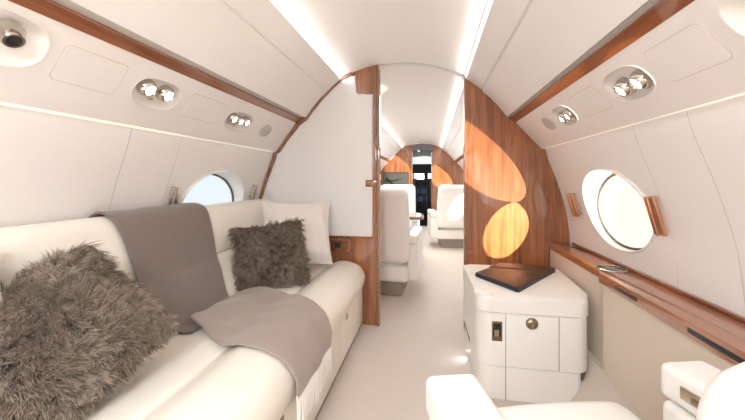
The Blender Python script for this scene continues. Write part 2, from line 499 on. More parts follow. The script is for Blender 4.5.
# header closing the opening above the vestibule lining
hd = [(-.245, 1.89), (.255, 1.88), (.255, 1.76), (0, 1.79), (-.245, 1.76)]
struct(prism('wall_header', [(-.245, 1.77), (.255, 1.77), (.255, 1.897), (0, 1.93), (-.245, 1.90)], lambda p: (p[0], YF + .01, p[1]), lambda p: (p[0], YF + .05, p[1]), M['vest']))
struct(from_data('wall_cockpit', [(-.8, 9.0, 0), (.8, 9.0, 0), (.8, 9.0, 1.50), (-.8, 9.0, 1.50)], [(0, 1, 2, 3)], M['dark']))
for i, (x0, x1) in enumerate(((-.235, .035), (.135, .40))):
    wn += 1
    w = struct(box('window_%d' % wn, ((x0 + x1) / 2, 8.985, 1.165), (x1 - x0 + .03, .02, .19), M['black'], r=.004))
    box('window_pane', ((x0 + x1) / 2, 8.974, 1.165), (x1 - x0, .006, .16), M['sky_e'], w)  # daylight put into the pane as emission
ip = empty('instrument_panel', (.03, 8.9, .55)); tag(ip, 'dark cockpit instrument panel with faint blue screens past the doorway', 'instrument panel')
box('console', (0, 0, .0), (.9, .12, .75), M['dark'], ip, r=.02)
for i, (x, z) in enumerate(((-.20, .22), (.0, .22), (.2, .22), (-.1, .02), (.12, .03))):
    box('display', (x, -.062, z), (.15, .006, .12), M['bluescreen'], ip, r=.004)
for sgn, lb in ((-.36, 'dark pilot seat nearer the wall monitor, seen through the doorway'), (.36, 'dark pilot seat on the far side of the cockpit doorway')):
    ps = empty('pilot_seat', (sgn, 8.45, 0)); tag(ps, lb, 'seat', )
    box('seat_back', (0, -.08, .80), (.46, .10, .62), M['black'], ps, r=.04)
    box('seat_cushion', (0, .12, .44), (.46, .40, .12), M['black'], ps, r=.04)
    box('pedestal', (0, .12, .19), (.25, .25, .38), M['black'], ps, r=.02)
for x, y, lb in ((-.08, 8.2, 'small round downlight in the grey vestibule ceiling beyond the cabin'),):
    dl = empty('downlight', (x, y, 1.786)); tag(dl, lb, 'ceiling light')
    lathe('bezel', [(.045, 0), (.045, -.006), (.030, -.008), (.030, -.002)], M['chrome'], dl)
    lathe('bulb', [(0, -.005), (.028, -.005), (.028, 0)], M['lamp'], dl)
# monitor on the forward bulkhead
mon = empty('wall_monitor', (-.60, YF - .012, 1.06)); tag(mon, 'flat black-framed monitor on the wood bulkhead showing an aircraft silhouette', 'monitor')
box('bezel', (0, -.008, 0), (.60, .030, .38), M['black'], mon, r=.006)
scr = box('screen', (0, -.025, 0), (.56, .004, .34), M['screen'], mon)
sil = [(-.25, -.03), (-.24, .07), (-.20, .06), (-.17, .015), (-.05, .01), (.05, .035), (.20, .035), (.06, .005), (.02, -.02), (-.10, -.035), (-.06, -.08), (-.12, -.08), (-.17, -.035)]
prism('aircraft_silhouette', sil, lambda p: (p[0], -.0275, p[1]), lambda p: (p[0], -.0295, p[1]), M['black'], scr)

# ------------------------------------------------------------------ overhead units
def bowl(obj_parent, a, b, depth, mat, e=2.6, N=56):
    vs = []; fs = []
    st = [(1.035, .0035), (1.03, .005), (1.0, .004), (.985, -.002), (.95, -.4 * depth), (.85, -.8 * depth), (.7, -depth), (.0001, -depth)]
    for f, h in st:
        for k in range(N):
            t = 2 * PI * k / N; c, s = math.cos(t), math.sin(t)
            r = 1 / ((abs(c) / a) ** e + (abs(s) / b) ** e) ** (1 / e)
            vs.append((r * c * f + (0 if f > .9 else 0), r * s * f, h))
    for i in range(len(st) - 1):
        for k in range(N): fs.append((i * N + k, i * N + (k + 1) % N, (i + 1) * N + (k + 1) % N, (i + 1) * N + k))
    return from_data('housing', vs, fs, mat, obj_parent, angle=40)
def unit_matrix(sd, y, s):
    PP, td, nin = PSU[sd]
    z = nin.normalized(); x = Vector((0, 1, 0)); yv = z.cross(x).normalized()
    m = Matrix((x, yv, z)).transposed().to_4x4(); m.translation = PP(y, s)
    return m
def spot(parent, x, y, tilt=(0, 0), r=.030, h=-.012):
    m = Matrix.Translation((x, y, h)) @ Euler((tilt[0], tilt[1], 0)).to_matrix().to_4x4()
    g = lathe('lamp_ring', [(r * 1.0, -.02), (r * 1.2, -.006), (r * 1.18, .008), (r * 1.0, .020), (r * .72, .026), (r * .60, .018)], M['chrome'], parent, 28, m)
    lathe('lamp_lens', [(0, .023), (r * .4, .022), (r * .62, .018)], M['lamp'], g, 24, m)
def nozzle(parent, x, y, r=.03):
    m = Matrix.Translation((x, y, -.02)) @ Euler((.25, 0, 0)).to_matrix().to_4x4()
    g = lathe('air_nozzle', [(r * 1.25, -.012), (r * 1.3, 0), (r * 1.1, .012), (r, .022), (r * .85, .030), (r * .62, .030), (r * .55, .012), (0, .012)], M['chrome'], parent, 28, m)
    lathe('nozzle_bore', [(0, .018), (r * .58, .018), (r * .58, .012)], M['black'], g, 20, m)
UL = {(-1, 0): ('oval white air vent recess with chrome nozzle above the large fur cushion', 'air vent'),
      (-1, 1): ('twin reading light unit over the sofa, between two blank panels', 'reading light'),
      (-1, 2): ('three-lamp reading light unit over the sofa beside its speaker', 'reading light'),
      (1, 0): ('oval white air vent recess in the overhead panel nearest the armchair', 'air vent'),
      (1, 1): ('twin reading light unit over the side ledge, both lamps lit', 'reading light'),
      (1, 2): ('small reading light unit close to the glossy wood divider', 'reading light')}
for sd in (-1, 1):
    for i, (uy, us_, ua, ub, kind) in enumerate(UNITS[sd]):
        u = empty('air_vent' if kind == 'vent' else 'reading_light'); u.matrix_world = unit_matrix(sd, uy, us_)
        tag(u, *UL[(sd, i)], group=None)
        bowl(u, ua, ub, .030 if kind == 'vent' else .022, M['white'])
        k = sd   # local y flips with the side
        if kind == 'vent': nozzle(u, .030 if sd < 0 else -.01, .012, .026)
        elif kind == 'two':
            spot(u, -.048, .010, (0, 0)); spot(u, .042, .010, (0, 0))
            if sd < 0: box('dimmer', (-.01, -.030, -.012), (.026, .010, .012), M['brass'], u, r=.003)
        elif kind == 'three':
            spot(u, -.066, .008, r=.026); spot(u, .060, .010, r=.026); spot(u, .0, .004, r=.024)
            box('dimmer', (-.02, -.034, -.012), (.026, .010, .012), M['brass'], u, r=.003)
        else:
            spot(u, .035, .008, r=.028); spot(u, -.035, .008, r=.028)
def oval_plate(bm, a, b, h0, h1, e=2.0, N=40):
    pl = []
    for k in range(N):
        t = 2 * PI * k / N; c, s = math.cos(t), math.sin(t)
        r = 1 / ((abs(c) / a) ** e + (abs(s) / b) ** e) ** (1 / e)
        pl.append((r * c, r * s))
    add_prism(bm, pl, lambda p: (p[0], p[1], h0), lambda p: (p[0], p[1], h1), bev=.0015, seg=2)
for sd, y, s, lb in ((-1, 2.06, .135, 'grey oval speaker grille above the sofa end'), (1, 2.00, .112, 'grey oval speaker grille above the ledge by the wood divider')):
    bm = bmesh.new(); oval_plate(bm, .062, .045, 0, .004)
    o = from_bm('speaker_grille', bm, M['speaker']); o.matrix_world = unit_matrix(sd, y, s); tag(o, lb, 'speaker')
for sd, y0, y1, s0, s1, lb in ((-1, .795, .995, .053, .170, 'blank rounded access panel overhead, beside the vent above the fur cushion'),
                               (-1, 1.325, 1.56, .060, .180, 'blank access panel overhead between the two lit sofa reading lights'),
                               (1, .888, 1.085, .045, .160, 'blank rounded access panel overhead, beside the vent nearest the armchair'),
                               (1, 1.395, 1.62, .048, .160, 'blank access panel overhead between two reading lights above the ledge')):
    bm = bmesh.new()
    hw, hh = (y1 - y0) / 2, (s1 - s0) / 2
    pl = rounded_poly([(-hw, -hh), (hw, -hh), (hw, hh), (-hw, hh)], .016)
    add_prism(bm, pl, lambda p: (p[0], p[1], -.001), lambda p: (p[0], p[1], .0016), bev=.0005, seg=1)
    o = from_bm('access_panel', bm, M['panel'])
    pj = rounded_poly([(-hw - .0022, -hh - .0022), (hw + .0022, -hh - .0022), (hw + .0022, hh + .0022), (-hw - .0022, hh + .0022)], .018)
    prism('joint', pj, lambda p: (p[0], p[1], -.001), lambda p: (p[0], p[1], .0006), M['seam'], o); o.matrix_world = unit_matrix(sd, (y0 + y1) / 2, (s0 + s1) / 2); tag(o, lb, 'access panel')

# ------------------------------------------------------------------ window grab handles
def handle(name, sd, y, zc, h, mat, lb, twin=False, w=.022):
    x = WX(zc)
    hnd = empty(name, (sd * x, y, zc)); tag(hnd, lb, 'handle')
    bm = bmesh.new()
    slope = (WX(zc + h / 2) - WX(zc - h / 2)) / h
    hnd.rotation_euler = (0, math.atan(sd * slope), 0)
    pts = [(-sd * .040, 0, -h / 2), (-sd * .040, 0, h / 2)]
    vs = add_box(bm, (-sd * .036, 0, 0), (.018, w, h), .006)
    from_bm('grip', bm, mat, hnd)
    if twin: box('grip', (-sd * .030, -.028, 0), (.014, .016, h), mat, hnd, r=.005)
    for s in (-1, 1): box('bracket', (-sd * .017, 0, s * (h / 2 - .010)), (.034, w * .8, .014), M['brass'], hnd, r=.004)
    return hnd
handle('grab_handle', 1, 1.455, .94, .155, M['copper'], 'copper bar handle on the aft side of the round window by the ledge', w=.024, twin=True)
handle('grab_handle', 1, 2.215, .925, .145, M['copper'], 'copper bar handle between the ledge window and the wood divider', w=.026, twin=True)
handle('grab_handle', -1, 1.47, .992, .105, M['chrome'], 'chrome bar handle above the throw-draped sofa back', w=.014, twin=True)
handle('grab_handle', -1, 2.235, .992, .105, M['chrome'], 'chrome bar handle between the sofa window and the white divider', w=.014, twin=True)

# ------------------------------------------------------------------ sofa (divan)
SY0, SY1 = -.55, 2.375
sofa = empty('sofa', (-.65, 1.0, 0)); tag(sofa, 'long ivory leather sofa along the cabin wall under the window', 'sofa')
def put(o, parent):
    o.parent = parent; o.matrix_parent_inverse = Matrix.Translation(parent.location).inverted(); return o
bol = smooth_line([(-.915, .685), (-.925, .76), (-.955, .86), (-.985, .912), (-1.03, .930), (-1.075, .905), (-1.085, .80), (-1.085, .70), (-1.0, .675), (-.93, .674), (-.915, .685)], 5)[:-1]
put(sweep_y('back_bolster', bol, SY0, SY1, M['sofa'], r=.03), sofa)
low = smooth_line([(-.800, .45), (-.815, .50), (-.875, .63), (-.895, .664), (-.925, .672), (-1.08, .672), (-1.08, .42), (-.83, .42), (-.80, .45)], 5)[:-1]
put(sweep_y('back_cushion', low, SY0, SY1, M['sofa'], r=.03), sofa)
seat = smooth_line([(-.515, .445), (-.54, .462), (-.67, .468), (-.79, .464), (-.84, .44), (-.84, .30), (-.68, .295), (-.515, .30), (-.505, .38), (-.515, .445)], 5)[:-1]
put(sweep_y('seat_cushion', seat, SY0, SY1, M['sofa'], r=.03), sofa)
roll = smooth_line([(-.505, .455), (-.44, .482), (-.36, .478), (-.285, .445), (-.252, .385), (-.258, .325), (-.285, .293), (-.40, .29), (-.508, .30), (-.512, .38), (-.505, .455)], 6)[:-1]
put(sweep_y('front_bolster', roll, SY0, SY1 - .01, M['sofa'], r=.04), sofa)
box('base', (0, -.09, .150), (.0, 0, 0), M['sofa']) if False else None
put(box('base', (-.575, (SY0 + SY1) / 2, .155), (.56, SY1 - SY0 - .02, .27), M['gap']), sofa)
yb = SY1 - .01
for k, (y0, y1) in enumerate(((1.775, yb), (.90, 1.770), (.05, .895), (SY0 + .01, .045))):
    fp = put(box('front_panel', (-.283, (y0 + y1) / 2, .165), (.014, y1 - y0 - .004, .245), M['sofa'], r=.003), sofa)
    yl = {0: 1.905, 1: 1.036, 2: .3}.get(k)
    if yl is not None:
        l = box('panel_latch', (-.2745, yl, .262), (.004, .022, .034), M['bronze'], fp, r=.0015)
        l.matrix_parent_inverse = Matrix.Translation((0, 0, 0))
        put(l, sofa) if False else None
put(box('toe_kick', (-.30, (SY0 + SY1) / 2, .02), (.02, SY1 - SY0, .04), M['carpet2']), sofa)
put(box('end_panel', (-.395, SY1 - .006, .155), (.205, .012, .265), M['sofa'], r=.003), sofa)

# wooden cubby on the divider just past the sofa arm
cub = empty('cup_holder_box', (-.45, YL - .001, .60)); tag(cub, 'small open cherry wood box with dark hollow on the divider behind the pale cushion', 'storage box')
box('body_top', (0, -.030, .028), (.17, .06, .012), M['wood_y'], cub, r=.003)
box('body_bottom', (0, -.030, -.05), (.17, .06, .012), M['wood_y'], cub, r=.003)
for s in (-1, 1): box('side', (s * .079, -.030, -.011), (.012, .06, .068), M['wood'], cub, r=.003)
box('hollow', (0, -.010, -.011), (.15, .006, .068), M['wood'], cub)
box('dark_slot', (-.02, -.014, -.014), (.05, .006, .04), M['black'], cub, r=.004)
lathe('cup_rim', [(.030, 0), (.034, .002), (.034, .006), (.029, .006), (.029, 0)], M['bronze'], cub, 24, Matrix.Translation((.02, -.03, .034)))

# ------------------------------------------------------------------ throw blanket
def sofa_path():
    """Outline of the sofa in (x,z) from behind the back, down to the crease and over the front roll, lifted a few mm."""
    return smooth_line([(-1.095, .86), (-1.085, .915), (-1.035, .942), (-.98, .924), (-.945, .865), (-.915, .76), (-.893, .672), (-.865, .62), (-.808, .505), (-.775, .478), (-.70, .478)], 10)
def seat_path():
    return smooth_line([(-.765, .484), (-.73, .483), (-.66, .482), (-.57, .478), (-.51, .476), (-.44, .494), (-.36, .490), (-.285, .457), (-.243, .395), (-.236, .36), (-.236, .325)], 10)
def drape(name, path, yl, yr, mat, parent, ny=44, wr=.004, seed=0, thick=.007, cut=None):
    P = [Vector(p) for p in path]; n = len(P)
    ln = [0]
    for a, b in zip(P, P[1:]): ln.append(ln[-1] + (b - a).length)
    vs = []; fs = []
    for i in range(n):
        t = ln[i] / ln[-1]
        tg = (P[min(i + 1, n - 1)] - P[max(i - 1, 0)]).normalized(); nv = Vector((-tg.y, tg.x))
        nv = -nv if nv.y < 0 and abs(nv.y) > .3 else nv
        if nv.x < 0 and abs(nv.y) <= .3: nv = -nv
        a = yl(t); b = yr(t)
        for k in range(ny + 1):
            w = k / ny; y = a + (b - a) * w
            q = P[i].copy()
            d = wr * (.6 + .6 * math.sin(14 * w + 3 * t + seed) * math.sin(5 * t + seed) + mnoise.noise(Vector((y * 9, t * 5, seed))))
            if cut: d += cut(w, t)
            q = q + nv * max(d, 0)
            vs.append((q.x, y, q.y))
    for i in range(n - 1):
        for k in range(ny): fs.append((i * (ny + 1) + k, i * (ny + 1) + k + 1, (i + 1) * (ny + 1) + k + 1, (i + 1) * (ny + 1) + k))
    o = from_data(name, vs, fs, mat, parent, angle=70, recalc=False)
    md = o.modifiers.new('solid', 'SOLIDIFY'); md.thickness = thick; md.offset = 0
    return o, vs, n, ny
lerp = lambda a, b, t: a + (b - a) * t
def pw(pts):
    xs = [p[0] for p in pts]; ys = [p[1] for p in pts]
    return lambda t: float(np.interp(t, xs, ys))
thr = empty('throw_blanket', (-.8, 1.33, .48)); tag(thr, 'taupe wool throw with fringe draped over sofa back, seat and front', 'blanket')
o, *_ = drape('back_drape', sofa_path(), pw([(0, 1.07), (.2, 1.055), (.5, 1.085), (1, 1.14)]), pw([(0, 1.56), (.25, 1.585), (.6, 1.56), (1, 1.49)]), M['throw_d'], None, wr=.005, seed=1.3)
put(o, thr)
def tipcut(w, t):
    return .014 * max(0, 1 - t / .25) * max(0, 1 - abs(w - .1) / .5)
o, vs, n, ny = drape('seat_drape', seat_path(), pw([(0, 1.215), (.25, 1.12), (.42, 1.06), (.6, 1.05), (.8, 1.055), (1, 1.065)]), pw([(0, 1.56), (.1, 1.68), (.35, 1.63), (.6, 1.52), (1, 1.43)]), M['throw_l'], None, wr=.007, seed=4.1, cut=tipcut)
put(o, thr)
# fringe: one tassel after another along the hem
bm = bmesh.new()
hem = vs[-(ny + 1):]
for k in range(46):
    t = k / 45 * ny; i = min(int(t), ny - 1); f = t - i
    p = Vector(hem[i]).lerp(Vector(hem[i + 1]), f)
    L = .112 + random.uniform(-.018, .018)
    dx, dy = random.uniform(-.002, .010), random.uniform(-.010, .010)
    pts = [p + Vector((0, 0, .01)), p + Vector((dx * .3 + .002, dy * .3, -.3 * L)), p + Vector((dx * .7 + .002, dy * .8, -.7 * L)), p + Vector((dx, dy * 1.3, -L))]
    for q in pts: q.x = max(q.x, -.268)
    add_tube(bm, pts, [.0034, .0036, .0032, .0014], 5)
put(from_bm('fringe', bm, M['fringe']), thr)

# ------------------------------------------------------------------ cushions
def pillow_fn(w, h, t, pinch=.10, ex=2.2):
    def f(u, v, side):   # u,v in -1..1
        k = 1 - pinch * (1 - abs(v) ** 2) * (abs(u) ** 3) * .6
        k2 = 1 - pinch * (1 - abs(u) ** 2) * (abs(v) ** 3) * .6
        th = t / 2 * (max(0, 1 - abs(u) ** ex) ** .55) * (max(0, 1 - abs(v) ** ex) ** .55)
        return Vector((u * w / 2 * k, side * th, v * h / 2 * k2))
    return f
def pillow_mesh(name, f, mat, parent, n=28, wr=0, seed=0):
    vs = []; fs = []; idx = {}
    for side in (1, -1):
        for i in range(n + 1):
            for j in range(n + 1):
                u = math.sin(PI / 2 * (2 * i / n - 1)); v = math.sin(PI / 2 * (2 * j / n - 1))
                border = i in (0, n) or j in (0, n)
                if border and side == -1: idx[(side, i, j)] = idx[(1, i, j)]; continue
                p = f(u, v, side)
                if wr and not border: p.y += side * wr * mnoise.noise(Vector((u * 2.5 + seed, v * 2.5, side))) + side * wr * .6 * mnoise.noise(Vector((u * 6 + seed, v * 3, side)))
                idx[(side, i, j)] = len(vs); vs.append(p)
        for i in range(n):
            for j in range(n):
                q = (idx[(side, i, j)], idx[(side, i + 1, j)], idx[(side, i + 1, j + 1)], idx[(side, i, j + 1)])
                fs.append(q)
    return from_data(name, vs, fs, mat, parent, angle=80)
def orient(normal, upv, loc):
    """local -y faces `normal`, local z goes along upv."""
    y = -Vector(normal).normalized(); z = Vector(upv); z = (z - y * z.dot(y)).normalized(); x = y.cross(z)
    m = Matrix((x, y, z)).transposed().to_4x4(); m.translation = loc
    return m
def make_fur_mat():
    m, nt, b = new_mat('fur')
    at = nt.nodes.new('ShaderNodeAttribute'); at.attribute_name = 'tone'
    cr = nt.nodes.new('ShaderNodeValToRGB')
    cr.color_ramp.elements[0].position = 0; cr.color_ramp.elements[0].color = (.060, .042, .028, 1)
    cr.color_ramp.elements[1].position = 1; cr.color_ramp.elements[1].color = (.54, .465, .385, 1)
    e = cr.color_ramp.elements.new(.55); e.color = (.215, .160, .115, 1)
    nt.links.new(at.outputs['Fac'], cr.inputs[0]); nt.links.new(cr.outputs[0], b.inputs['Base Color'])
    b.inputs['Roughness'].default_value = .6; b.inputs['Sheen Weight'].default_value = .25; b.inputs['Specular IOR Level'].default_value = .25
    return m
FUR = make_fur_mat()
def fur(f, count, length, width, parent, world, seed, droop=.35):
    r = np.random.default_rng(seed)
    Minv = world.to_3x3().inverted(); g = Minv @ Vector((0, 0, -1))
    per = 22; spread = .0115
    ncl = int(count / per)
    V = []; F = []; T = []
    e = 1e-3
    for c in range(ncl):
        side = -1 if r.random() < .75 else 1
        u0 = r.uniform(-.99, .99); v0 = r.uniform(-.99, .99)
        fl = Vector((mnoise.noise(Vector((u0 * 1.5 + seed, v0 * 1.5, 0))), 0, mnoise.noise(Vector((u0 * 1.5, v0 * 1.5 + seed, 5))) - .30)) * 1.1
        jit = Vector((r.normal(), r.normal(), r.normal())) * .19
        tone_c = r.uniform(-.13, .13) + .25 * mnoise.noise(Vector((u0 * 1.6 + seed, v0 * 1.6, 9)))
        p = f(u0, v0, side)
        nn = (f(u0 + e, v0, side) - f(u0 - e, v0, side)).cross(f(u0, v0 + e, side) - f(u0, v0 - e, side))
        if nn.length < 1e-12: continue
        nn.normalize()
        if nn.y * side < 0: nn = -nn
        ed = max(abs(u0), abs(v0)) ** 6
        out = Vector((u0, 0, v0)); out.normalize()
        d = (nn * (.75 - .35 * ed) + out * (.08 + .45 * ed) + fl + jit).normalized()
        L = length * r.uniform(.7, 1.15); ns = 5
        bend = Vector((r.normal(), r.normal(), r.normal())) * .9
        G = [p - nn * .003]
        for k in range(ns):
            t = k / ns
            d = (d + (g * droop + fl * .4 + bend * math.sin(3 * t + 1)) / ns).normalized()
            G.append(G[-1] + d * (L / ns))
        ax = d.cross(nn)
        ax = ax.normalized() if ax.length > 1e-6 else Vector((1, 0, 0)); ay = d.cross(ax)
        for _ in range(per):
            ro = spread * math.sqrt(r.random()); ph = r.uniform(0, 2 * PI)
            o0 = (ax * math.cos(ph) + ay * math.sin(ph)) * ro
            w = width * r.uniform(.7, 1.2); ls = r.uniform(.75, 1.05); ks = r.uniform(.05, .60)
            wob = Vector((r.normal(), r.normal(), r.normal())) * .0040
            sdv = d.cross(Vector((r.normal(), r.normal(), r.normal()))).normalized()
            base = len(V); dt = r.uniform(-.07, .07)
            for k in range(ns + 1):
                t = k / ns; tt = t * ls * ns; i0 = min(int(tt), ns - 1); fr = tt - i0
                q = G[i0].lerp(G[i0 + 1], fr) + o0 * (1 - ks * t) + wob * t
                ww = w * (1 - t) ** .6 * .5 + .00015
                V.append(tuple(q - sdv * ww)); V.append(tuple(q + sdv * ww))
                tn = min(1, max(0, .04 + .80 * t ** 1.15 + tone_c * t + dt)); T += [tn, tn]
            for k in range(ns): F.append((base + 2 * k, base + 2 * k + 1, base + 2 * k + 3, base + 2 * k + 2))
    me = bpy.data.meshes.new('fur'); me.from_pydata(V, [], F); me.update()
    a = me.attributes.new('tone', 'FLOAT', 'POINT'); a.data.foreach_set('value', T)
    return link('fur', me, FUR, parent, angle=180)

def fur_pillow(lb, loc, normal, upv, w, h, t, count, seed, length=.045, width=.0028):
    m = orient(normal, upv, loc)
    p = empty('fur_cushion'); p.matrix_world = m; tag(p, lb, 'cushion')
    f = pillow_fn(w, h, t)
    core = pillow_mesh('cover', f, plain('fur_hide', (.10, .075, .055), .9), p, n=18)
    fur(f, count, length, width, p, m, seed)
    return p
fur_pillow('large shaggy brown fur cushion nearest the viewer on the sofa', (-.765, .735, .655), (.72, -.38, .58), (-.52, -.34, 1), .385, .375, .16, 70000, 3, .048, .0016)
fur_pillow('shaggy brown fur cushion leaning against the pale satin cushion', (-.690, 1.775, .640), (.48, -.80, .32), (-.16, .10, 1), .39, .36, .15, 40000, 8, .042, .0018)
def satin(lb, loc, normal, upv, w, h, t, seed):
    m = orient(normal, upv, loc); p = empty('satin_cushion'); p.matrix_world = m; tag(p, lb, 'cushion')
    f = pillow_fn(w, h, t, pinch=.16)
    pillow_mesh('cover', f, M['satin'], p, n=36, wr=.018, seed=seed)
    bm = bmesh.new()
    pts = []
    for a, b in (((-1, -1), (1, -1)), ((1, -1), (1, 1)), ((1, 1), (-1, 1)), ((-1, 1), (-1, -1))):
        for k in range(12): q = k / 12; pts.append(f(lerp(a[0], b[0], q), lerp(a[1], b[1], q), 1))
    pts.append(pts[0]); add_tube(bm, pts, .0035, 6); from_bm('piping', bm, M['satin'], p)
satin('pale blush satin cushion in the sofa corner behind the smaller fur cushion', (-.67, 2.10, .715), (.42, -.86, .30), (-.14, .30, 1), .46, .44, .15, 2)
satin('pale satin cushion mostly cut off behind the large fur cushion', (-.86, .475, .70), (.88, -.15, .42), (-.42, 0, 1), .42, .42, .15, 5)

# ------------------------------------------------------------------ side cabinet (ottoman)
cab = empty('side_cabinet', (.70, 1.95, 0)); tag(cab, 'low white leather cabinet with padded lid in front of the wood divider', 'cabinet')
foot = [(.440, 1.695), (.955, 1.695), (1.0, 2.27), (.425, 2.27)]
def off(poly, d):
    c = Vector((sum(p[0] for p in poly) / 4, sum(p[1] for p in poly) / 4))
    return [(p[0] + (d if p[0] > c.x else -d), p[1] + (d if p[1] > c.y else -d)) for p in poly]
rad = [.075, .085, .03, .03]
put(prism('padded_lid', rounded_poly(off(foot, .004), rad, 8), lambda p: (p[0], p[1], .425), lambda p: (p[0], p[1], .512), M['white'], None, bev=.032, seg=5), cab)
put(prism('body', rounded_poly(foot, rad, 8), lambda p: (p[0], p[1], .163), lambda p: (p[0], p[1], .421), M['white'], None), cab)
put(prism('lid_joint', rounded_poly(off(foot, -.006), rad, 8), lambda p: (p[0], p[1], .12), lambda p: (p[0], p[1], .430), M['gap'], None), cab)
put(prism('plinth', rounded_poly([(.445, 1.700), (.915, 1.700), (.965, 2.26), (.432, 2.26)], [.07, .03, .02, .02], 8), lambda p: (p[0], p[1], 0), lambda p: (p[0], p[1], .159), M['white'], None), cab)
for x in (.572, .812): put(box('door_joint', (x, 1.6955, .21 if x < .6 else .292), (.0028, .004, .42 if x < .6 else .255), M['joint']), cab)
dr = put(box('door', (.692, 1.694, .292), (.234, .004, .252), M['white'], r=.0015), cab)
k = lathe('door_knob', [(0, .016), (.014, .015), (.024, .010), (.028, .004), (.028, 0)], M['bronze'], None, 28, Matrix.Translation((.690, 1.692, .383)) @ Matrix.Rotation(PI / 2, 4, 'X'))
k.parent = dr
k2 = box('knob_bar', (.690, 1.674, .383), (.007, .004, .036), M['brass'], None, r=.001); k2.parent = dr
fl = put(box('flush_latch', (.532, 1.695, .333), (.048, .004, .096), M['bronze'], r=.0015), cab)
for nm, c, s, mt in (('latch_recess', (.532, 1.6935, .340), (.034, .004, .062), M['black']), ('latch_paddle', (.530, 1.691, .325), (.022, .005, .030), M['brass'])):
    q = box(nm, c, s, mt, None, r=.001); q.parent = fl
cl = empty('courtesy_light', (.4295, 2.03, .06)); tag(cl, 'tiny lit courtesy lamp low on the aisle side of the white cabinet', 'light')
lathe('bezel', [(.012, 0), (.012, .004), (.008, .005), (.008, .002)], M['chrome'], cl, 20, Matrix.Rotation(-PI / 2, 4, 'Y'))
lathe('bulb', [(0, .004), (.008, .003)], M['lamp'], cl, 20, Matrix.Rotation(-PI / 2, 4, 'Y'))

# folio lying on the lid
fo = empty('leather_folio', (.72, 2.0, .512)); tag(fo, 'dark brown leather folio with navy edges lying on the white cabinet', 'folio')
fp = [(.465, 1.99), (.640, 1.735), (.985, 2.195), (.655, 2.235)]
fp = [(.466, 1.99), (.640, 1.735), (.962, 2.175), (.80, 2.225), (.655, 2.24)]
put(prism('pages', rounded_poly(fp, .008, 3), lambda p: (p[0], p[1], .512), lambda p: (p[0], p[1], .532), M['navy'], None), fo)
c0 = Vector((.70, 2.03))
put(prism('cover', rounded_poly([tuple(c0 + (Vector(p) - c0) * .985) for p in fp], .008, 3), lambda p: (p[0], p[1], .532), lambda p: (p[0], p[1], .536), M['brownl'], None, bev=.0015, seg=2), fo)
band = [(.563, 2.125), (.90, 2.092), (.955, 2.172), (.80, 2.221), (.655, 2.234)]
put(prism('flap', rounded_poly(band, .004, 3), lambda p: (p[0], p[1], .536), lambda p: (p[0], p[1], .540), M['brownl'], None, bev=.0015, seg=2), fo)

# ------------------------------------------------------------------ side ledge on the right
led = empty('side_ledge', (1.05, 1.0, 0)); tag(led, 'long cherry wood side ledge over a beige panel under the round window', 'ledge')
zt = .650
near = rounded_poly([(.968, YA + .1), (1.133, YA + .1), (1.133, 1.70), (.968, 1.70)], [0, 0, 0, .045], 8)
put(prism('ledge_top', near, lambda p: (p[0], p[1], zt - .045), lambda p: (p[0], p[1], zt), M['wood_l'], None, bev=.004, seg=2), led)
far = [(1.005, 1.67), (1.133, 1.67), (1.133, 2.425), (1.005, 2.425)]
put(prism('ledge_top', far, lambda p: (p[0], p[1], zt - .045), lambda p: (p[0], p[1], zt - .002), M['wood_l'], None, bev=.008, seg=3), led)
put(prism('side_panel', rounded_poly([(.980, YA + .1), (1.03, YA + .1), (1.03, 1.692), (.980, 1.692)], [0, 0, 0, .045], 8), lambda p: (p[0], p[1], .20), lambda p: (p[0], p[1], zt - .045), M['beige'], None), led)
put(box('side_panel', (1.035, 2.04, .40), (.05, .76, .405), M['beige'], None), led)
put(prism('kick_board', [(.985, .20), (1.02, .20), (.88, .01), (.86, .0), (.865, .03)], lambda p: (p[0], YA + .1, p[1]), lambda p: (p[0], 2.42, p[1]), M['carpet'], None), led)
for y0, y1 in ((1.38, 1.53), (.80, 1.135)):
    put(box('pull_slot', (.9695, (y0 + y1) / 2, zt - .026), (.006, y1 - y0, .016), M['black'], None, r=.002), led)
put(box('back_lip', (1.128, (YA + 2.42) / 2, zt + .006), (.014, 2.42 - YA - .12, .014), M['wood_y'], None, r=.003), led)
ch = empty('cup_holder', (1.052, 1.735, zt)); tag(ch, 'chrome four-lobed cup holder let into the ledge below the window', 'cup holder')
lathe('rim', [(.064, 0), (.066, .002), (.065, .004), (.061, .005), (.059, .003)], M['chrome'], ch, 32)
lathe('well', [(0, .0015), (.060, .002)], M['black'], ch, 32)
for a in range(4):
    box('spoke', (.030 * math.cos(a * PI / 2 + .4), .030 * math.sin(a * PI / 2 + .4), .004), (.060, .009, .004), M['chrome'], ch, r=.001, rot=Matrix.Rotation(a * PI / 2 + .4, 3, 'Z'))

